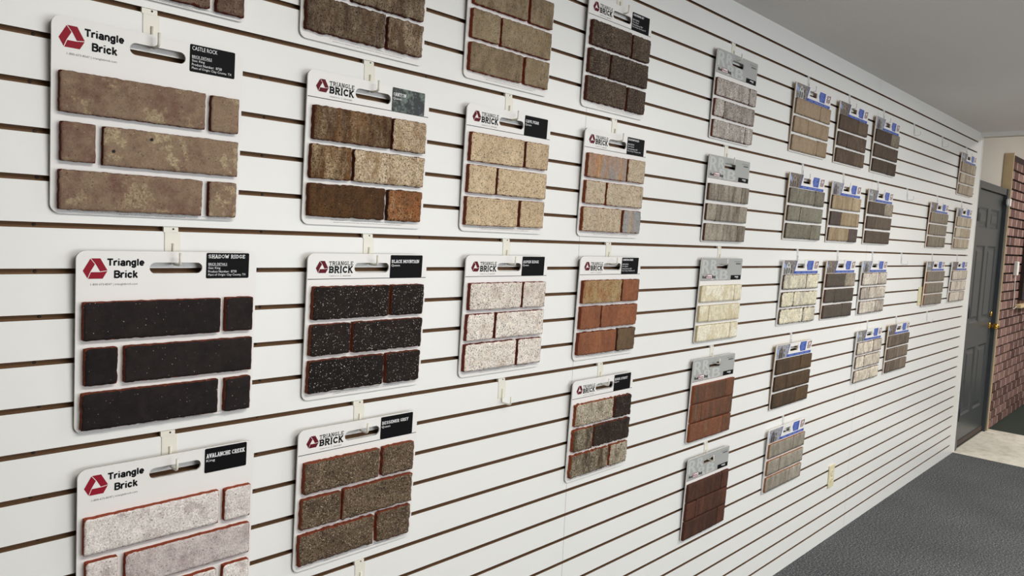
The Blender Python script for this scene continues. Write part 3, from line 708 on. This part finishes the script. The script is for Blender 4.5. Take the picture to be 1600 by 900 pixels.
# ------------------------------------------------------------------ the boards
m = brick_mat
MB_ = {
 'castle': m('taupe_brick', (144, 122, 101), (118, 90, 77), (182, 164, 132), (98, 46, 36), 0, .55, .12, .2, .5, .12, .35, soft=.07),
 'over1': m('brown_grey_brick', (120, 98, 84), (92, 72, 62), (160, 140, 118), (96, 44, 34), .2, .5, .3, .1, 1),
 'shadow': m('charcoal_brick', (44, 38, 37), (34, 31, 30), None, (126, 62, 42), 0, 0, 0, .25, .55, .10, .15),
 'aval': m('whitewashed_brick', (214, 203, 197), (176, 160, 157), (240, 233, 226), (158, 76, 52), 0, 1.0, .2, 0, .5, .12, .6, soft=.05),
 'over2': m('weathered_brown_brick', (104, 84, 66), (84, 68, 56), (186, 168, 140), (92, 44, 32), .8, .75, .35, .1, .8, .3, .8),
 'over3': m('olive_tan_brick', (148, 130, 104), (118, 102, 80), (172, 156, 130), (134, 62, 40), .6, .5, .25, 0, .7, .18, .5),
 'chey': m('gritty_brown_brick', (96, 82, 70), (74, 62, 54), (136, 118, 100), (92, 48, 38), 0, .5, .45, .75, .6, .4, 1, (160, 142, 122)),
 'oak': m('rustic_brown_brick', (118, 84, 52), (80, 58, 42), (196, 172, 138), (98, 52, 34), .75, .7, .3, .2, .9, .28, .9),
 'oakl': m('frosted_tan_brick', (150, 122, 88), (118, 88, 66), (216, 196, 168), (98, 52, 34), .5, 1.0, .3, .2, .8, .28, .9),
 'oakd': m('deep_brown_brick', (98, 70, 44), (74, 52, 36), (180, 160, 130), (98, 52, 34), .6, .1, .3, .1, .8, .28, .9),
 'CL': m('mottled_pale_brick', (152, 138, 120), (112, 100, 88), (186, 174, 156), (92, 74, 62), .2, .9, .4, 0, .6, .2, .5),
 'rivl': m('whitened_tumbled_brick', (140, 124, 102), (92, 76, 60), (206, 196, 174), (150, 78, 50), .6, 1.0, .4, .1, .9, .3, 1.2),
 'rivd': m('blackened_tumbled_brick', (64, 52, 44), (50, 41, 36), (120, 106, 88), (120, 66, 46), .5, .3, .4, .3, .7, .3, 1.2),
 'oak2': m('rustic_orange_brick', (150, 98, 62), (96, 76, 56), (188, 160, 120), (76, 50, 38), .3, .4, .4, .1, .9, .3, .9),
 'cape': m('sand_brick', (216, 192, 158), (196, 172, 140), (230, 210, 178), (124, 64, 46), .3, .5, .34, 0, .8, .16, .5),
 'dog': m('blended_sand_brick', (200, 182, 158), (184, 164, 136), (216, 202, 182), (134, 72, 46), .2, .4, .33, 0, 1.1, .14, .5),
 'dog2': m('striped_grey_tan_brick', (150, 152, 152), (176, 128, 88), (206, 186, 156), (134, 72, 46), 1.0, .45, .2, 0, 1.1, .14, .5),
 'black': m('black_speckled_brick', (44, 37, 34), (34, 30, 29), None, (124, 66, 46), 0, 0, .2, .5, .6, .35, .9),
 'aspen': m('white_pink_brick', (226, 212, 198), (204, 188, 176), (242, 234, 224), (124, 58, 46), 0, .9, .34, 0, .8, .18, .8, soft=.06),
 'cany': m('terracotta_brick', (148, 96, 68), (124, 80, 60), (176, 122, 84), (128, 64, 44), .8, .35, .15, .05, .4, .12, .5),
 'cany2': m('tan_terracotta_brick', (168, 142, 102), (150, 92, 60), (190, 170, 130), (128, 64, 44), .5, .5, .3, .05, .5, .15, .5),
 'cany3': m('umber_brick', (112, 92, 70), (100, 80, 62), None, (90, 60, 46), 0, 0, .15, 0, .3, .1, .3),
 'bess': m('grey_brown_gritty_brick', (112, 94, 76), (90, 76, 62), (140, 122, 98), (140, 70, 48), 0, .5, .45, .75, .9, .4, 1.2, (190, 172, 148)),
 'river': m('charred_brick', (94, 78, 62), (64, 52, 44), (188, 176, 152), (150, 78, 50), .7, .7, .4, .08, .9, .3, 1.2),
 'B1': m('ash_white_brick', (176, 166, 156), (124, 110, 102), (228, 220, 210), (112, 62, 48), .7, .9, .4, 0, .9, .25, 1),
 'B2': m('driftwood_brick', (172, 162, 146), (108, 98, 86), (194, 186, 170), (96, 66, 52), 1, .45, .3, 0, .5, .12, .5),
 'B3': m('cream_brick', (222, 210, 180), (208, 194, 160), (244, 238, 220), (206, 190, 152), .3, .8, .1, 0, .3, .06, .4, soft=.06),
 'B4': m('rust_striped_brick', (126, 82, 62), (92, 70, 56), (150, 138, 112), (150, 82, 50), 1, .3, .2, 0, .3, .12, .5),
 'B5': m('dark_red_brick', (96, 62, 50), (70, 50, 41), (96, 74, 56), (92, 54, 40), .9, .3, .2, 0, .3, .15, .6),
 'C1': m('fawn_brick', (166, 146, 122), (150, 130, 106), (176, 160, 138), (132, 108, 84), .5, .3, .05, 0, .3, .06, .3),
 'C2': m('umber_grey_brick', (112, 96, 82), (92, 78, 68), (134, 122, 108), (92, 74, 62), .5, .25, .1, 0, .3, .08, .4),
 'C3': m('dark_taupe_brick', (94, 82, 72), (82, 72, 63), (150, 136, 118), (84, 68, 58), .6, .15, .1, 0, .3, .08, .4),
 'C4': m('oatmeal_brick', (190, 176, 156), (150, 134, 116), (208, 198, 180), (150, 128, 104), 1, .5, .2, 0, .5, .1, .4),
 'C5': m('sage_grey_brick', (142, 138, 122), (118, 112, 98), (160, 156, 142), (92, 76, 60), .5, .3, .3, 0, .9, .1, .4),
 'C6a': m('straw_brick', (184, 164, 134), (150, 130, 104), (206, 190, 164), (92, 74, 60), 1, .5, .2, 0, .6, .1, .4),
 'C6b': m('dark_mauve_brick', (98, 88, 82), (86, 76, 70), (130, 120, 112), (84, 70, 62), .6, .2, .1, 0, .4, .08, .4),
 'C7': m('mocha_brick', (108, 96, 84), (94, 82, 72), (156, 142, 122), (98, 74, 60), .7, .2, .15, 0, .4, .1, .4),
 'C8': m('stone_grey_brick', (146, 136, 120), (120, 110, 96), (160, 152, 138), (128, 92, 72), 1, .3, .1, 0, .4, .08, .4),
 'C9': m('pale_oat_brick', (204, 192, 170), (170, 154, 134), (220, 212, 194), (150, 126, 100), 1, .5, .2, 0, .6, .1, .4),
 'C10': m('ivory_smoked_brick', (226, 216, 188), (176, 168, 156), (244, 236, 212), (104, 86, 72), .4, .7, .3, 0, 1.7, .1, .4, soft=.07),
 'C11': m('slate_brown_brick', (92, 84, 75), (84, 76, 68), (168, 156, 142), (104, 70, 54), .4, .05, .05, 0, .3, .06, .3),
 'C12': m('ivory_grey_brick', (214, 202, 186), (156, 144, 134), (238, 230, 216), (112, 92, 80), .5, .75, .4, 0, 1.6, .12, .4, soft=.07),
 'C13': m('pewter_brick', (142, 134, 122), (126, 116, 102), (158, 150, 138), (150, 100, 66), 1, .2, .1, 0, .4, .08, .4),
 'C14': m('shell_brick', (212, 200, 184), (178, 164, 150), (234, 226, 214), (130, 104, 86), .5, .7, .2, 0, 1.2, .1, .4),
 'C15': m('walnut_brick', (100, 80, 60), (78, 64, 52), (150, 128, 96), (82, 64, 50), .9, .22, .15, 0, .4, .12, .5),
 'C16': m('bone_brick', (220, 208, 186), (164, 150, 138), (242, 232, 214), (120, 100, 88), .5, .75, .3, 0, 1.5, .12, .4, soft=.07),
 'C17': m('grey_walnut_brick', (134, 120, 106), (100, 88, 78), (150, 140, 126), (112, 88, 72), 1, .3, .1, 0, .4, .1, .4),
 'C18': m('mortar_grey_brick', (164, 156, 142), (134, 126, 112), (196, 190, 178), (164, 112, 76), .7, .35, .25, 0, .6, .12, .5),
}
Z = {29: 2.241, 24: 1.862, 19: 1.484, 14: 1.106, 9: 0.728}
ZC = {29: 2.238, 24: 1.858, 19: 1.479, 14: 1.104, 9: 0.728}
TB = 'white card board of '
# (kind, x left, width, row, material, hook x or None, label, hook phrase, seed, extra)
BOARDS = [
 ('K', .339, .318, 29, 'over1', None, 'white sample board of brown bricks cut off at the top left corner', None, 1, dict()),
 ('K', .329, .318, 24, 'castle', .487, 'white sample board with long taupe bricks and red triangle logo, top left', 'the taupe long-brick board', 2, dict(name='CASTLE ROCK', sub='8728', name_style='thin', spots={3: [(152, 181), (91, 208)]}, tones=[.4, .2, .75, .1, .5, .05])),
 ('K', .364, .318, 19, 'shadow', .527, 'white sample board with long smooth charcoal black bricks, left column', 'the smooth charcoal brick board', 3, dict(name='SHADOW RIDGE', sub='8738')),
 ('K', .366, .318, 14, 'aval', .525, 'white sample board with long whitewashed bricks on red edges, bottom left', 'the whitewashed red-edged board', 4, dict(name='AVALANCHE CREEK', sub='King', lab='short')),
 ('Q', .771, .318, 29, 'over2', None, 'white sample board of rough weathered brown bricks, cut off above the second column', None, 5, dict(name='X', sub='X', rough=2.2, lab='short')),
 ('Q', .785, .318, 24, None, .946, 'white sample board with rustic brown and orange bricks and a rock-textured label', 'the rustic brown and orange board', 6, dict(name='OAKTON', sub='Queen', lab='short', rough=2.0, hue='rock', mats=['oak', 'oakl', 'oak', 'oakl', 'oakd', 'oak2'], tones=[.75, .3, .3, .05, .6, .1])),
 ('Q', .795, .318, 19, 'black', .957, 'white sample board with rough black bricks flecked with white', 'the white-flecked black board', 7, dict(name='BLACK MOUNTAIN', sub='Queen', lab='short', rough=1.6)),
 ('Q', .783, .318, 14, 'bess', .945, 'white sample board with gritty grey brown bricks, bottom of the second column', 'the gritty grey brown board', 8, dict(name='BESSEMER GREY', sub='Queen', lab='short', rough=2.0)),
 ('Q', 1.216, .312, 29, 'over3', None, 'white sample board of olive tan bricks, cut off above the third column', None, 9, dict(name='X', sub='X', rough=1.4, lab='short')),
 ('Q', 1.223, .312, 24, 'cape', 1.385, 'white sample board with sand coloured bricks under a black label, third column', 'the sand coloured board', 10, dict(name='CAPE FEAR', sub='Queen', lab='short', rough=1.1)),
 ('Q', 1.240, .310, 19, 'aspen', 1.400, 'white sample board with speckled white pink bricks, above an empty hook', 'the speckled white pink board', 11, dict(name='ASPEN RIDGE', sub='Queen', lab='short', rough=1.2)),
 ('Q', 1.675, .318, 29, 'chey', 1.841, 'white sample board with coarse dark brown gritty bricks, top of the fourth column', 'the coarse dark brown board', 12, dict(name='CHEYENNE SKY', sub=('Queen', '8724', 'Clay County, TX'), lab='detail', rough=1.8)),
 ('Q', 1.688, .316, 24, None, 1.850, 'white sample board with sand bricks striped in blue grey and rust', 'the grey-striped sand board', 13, dict(name='DOGWOOD', sub=('Queen', '2467', 'Wadesboro, NC'), lab='detail', rough=1.5, mats=['dog2', 'dog', 'dog', 'dog', 'dog', 'dog2'], tones=[.5, .4, .3, .2, .5, 0])),
 ('Q', 1.698, .312, 19, None, 1.855, 'white sample board with terracotta red bricks and one umber brick', 'the terracotta red board', 14, dict(name='CANYON CREEK', sub=('Engineer', '2467', 'Wadesboro, NC'), lab='detail', rough=1.6, mats=['cany2', 'cany', 'cany', 'cany', 'cany', 'cany3'], tones=[.2, .4, .6, .3, .5, .5])),
 ('Q', 1.693, .312, 14, None, 1.847, 'white sample board with tumbled charred and whitened bricks, bottom of the fourth column', 'the tumbled charred board', 15, dict(name='RIVER STREET', sub='Engineer', lab='short', rough=2.8, mats=['rivl', 'rivd', 'river', 'rivd', 'river', 'rivl'], tones=[.1, .7, .3, .4, .2, .3])),
 ('B', 2.412, .314, 29, 'B1', 2.559, 'grey-header sample board with mottled ash white bricks, topmost of its column', 'the mottled ash white board', 16, dict(rough=1.6)),
 ('B', 2.404, .314, 24, 'B2', 2.557, 'grey-header sample board with streaky driftwood grey bricks', 'the driftwood grey board', 17, dict(rough=.9)),
 ('B', 2.398, .314, 19, 'B3', 2.556, 'grey-header sample board with cream bricks', 'the cream board', 18, dict(rough=.7)),
 ('B', 2.389, .316, 14, 'B4', 2.549, 'grey-header sample board with rust red striped bricks', 'the rust red striped board', 19, dict(rough=.8, tones=[.8, .4, .5, .6, .05, .3], joints=(245, 3.2+70, 250))),
 ('B', 2.396, .316, 9, 'B5', 2.554, 'grey-header sample board with dark red brown bricks, lowest of its column', 'the dark red brown board', 20, dict(rough=1.0, tones=[.8, .5, .2, .5, .9, .2])),
 ('C', 3.082, .380, 29, 'C1', 3.247, 'blue-header sample board with plain fawn bricks, top row', 'the fawn board in the top row', 21, dict(joints=(265, 150, 270))),
 ('C', 3.576, .376, 29, 'C2', 3.737, 'blue-header sample board with umber grey bricks, middle of the top row trio', 'the umber grey board in the top row', 22, dict()),
 ('C', 4.076, .378, 29, None, 4.24, 'blue-header sample board with dark taupe bricks, right of the top row trio', 'the dark taupe board in the top row', 23, dict(mats=['C3', 'CL', 'C3', 'C3', 'C3', 'C3'])),
 ('C', 5.800, .400, 29, 'C4', 5.990, 'blue-header sample board with oatmeal bricks, highest at the far end of the wall', 'the highest far oatmeal board', 24, dict()),
 ('C', 3.085, .380, 24, 'C5', 3.254, 'blue-header sample board with sage grey bricks', 'the sage grey board', 25, dict(joints=(275, 130, 270))),
 ('C', 3.560, .380, 24, None, 3.74, 'blue-header sample board mixing straw and dark mauve bricks', 'the straw and mauve board', 26, dict(mats=['C6a', 'C6a', 'C6b', 'C6a', 'C6a', 'C6b'], joints=(262, 135, 262))),
 ('C', 4.056, .386, 24, None, 4.24, 'blue-header sample board with mocha bricks, right of the second row trio', 'the mocha board in the second row', 27, dict(mats=['C7', 'CL', 'C7', 'C7', 'C7', 'C7'])),
 ('C', 5.180, .400, 24, 'C8', 5.377, 'blue-header sample board with stone grey bricks, second row near the far end', 'the far stone grey board', 28, dict()),
 ('C', 5.812, .402, 24, 'C9', 5.990, 'blue-header sample board with pale oat bricks, second row at the far end', 'the far pale oat board', 29, dict()),
 ('C', 3.088, .384, 19, 'C10', 3.268, 'blue-header sample board with ivory bricks smoked grey and ragged dark edges', 'the smoked ivory board', 30, dict(hue='white', tones=[.5, .1, .05, .4, .05, .3], rough=1.8)),
 ('C', 3.567, .378, 19, None, 3.745, 'blue-header sample board with slate brown bricks, between two ivory boards', 'the slate brown board', 31, dict(mats=['C11', 'CL', 'C11', 'C11', 'C11', 'C11'])),
 ('C', 4.052, .388, 19, 'C12', 4.245, 'blue-header sample board with ivory grey streaked bricks, right of the slate brown board', 'the streaked ivory grey board', 32, dict(hue='white', rough=1.6)),
 ('C', 5.195, .405, 19, 'C13', 5.380, 'blue-header sample board with pewter bricks, third row beside a cream wall plate', 'the far pewter board', 33, dict(yo=.007, tilt=.010)),
 ('C', 5.817, .405, 19, 'C14', 6.000, 'blue-header sample board with shell white bricks, lowest at the far end', 'the far shell white board', 34, dict(hue='white')),
 ('C', 3.080, .382, 14, 'C15', 3.267, 'blue-header sample board with walnut brown bricks, fourth row', 'the walnut brown board', 35, dict(joints=(255, 125, 245))),
 ('C', 4.060, .385, 14, 'C16', 4.257, 'blue-header sample board with bone white bricks, fourth row', 'the bone white board', 36, dict(hue='white', rough=1.5)),
 ('C', 4.566, .385, 14, 'C17', 4.751, 'blue-header sample board with grey walnut bricks, rightmost of the fourth row', 'the grey walnut board', 37, dict()),
 ('C', 3.070, .382, 9, 'C18', 3.248, 'blue-header sample board with mortar grey bricks and orange edges, lowest hung', 'the orange-edged grey board', 38, dict(hue='white', joints=(255, 125, 245))),
]
for (kind, xl, wd, k, mt, hx, lb, hp, seed, ex) in BOARDS:
    ex = dict(ex); mats = ex.pop('mats', None)
    mat = [MB_[q] for q in mats] if mats else MB_[mt]
    zt = (ZC if kind == 'C' else Z)[k]
    board(kind, xl, wd, zt, mat, lb, seed, **ex)
    if hx is not None:
        hook(hx, k, 'c' if kind == 'C' else 'w', 'white slatwall hook holding '+hp if kind != 'C' else 'clear slatwall hook holding '+hp)
hook(1.407, 14, 'w', 'empty white slatwall hook under the speckled white pink brick board')
hook(.961, 9, 'w', 'white slatwall hook below the gritty grey brown board at the bottom edge')
hook(4.775, 29, 'c', 'empty clear hook in the top row, nearest the dark taupe board')
hook(5.370, 29, 'c', 'empty clear hook in the top row, nearest the far oatmeal board')
hook(4.750, 24, 'c', 'empty clear hook in the second row beside the mocha board')
hook(4.745, 19, 'c', 'empty clear hook in the third row right of the ivory grey board')
hook(5.381, 14, 'c', 'empty clear hook below the far pewter board')
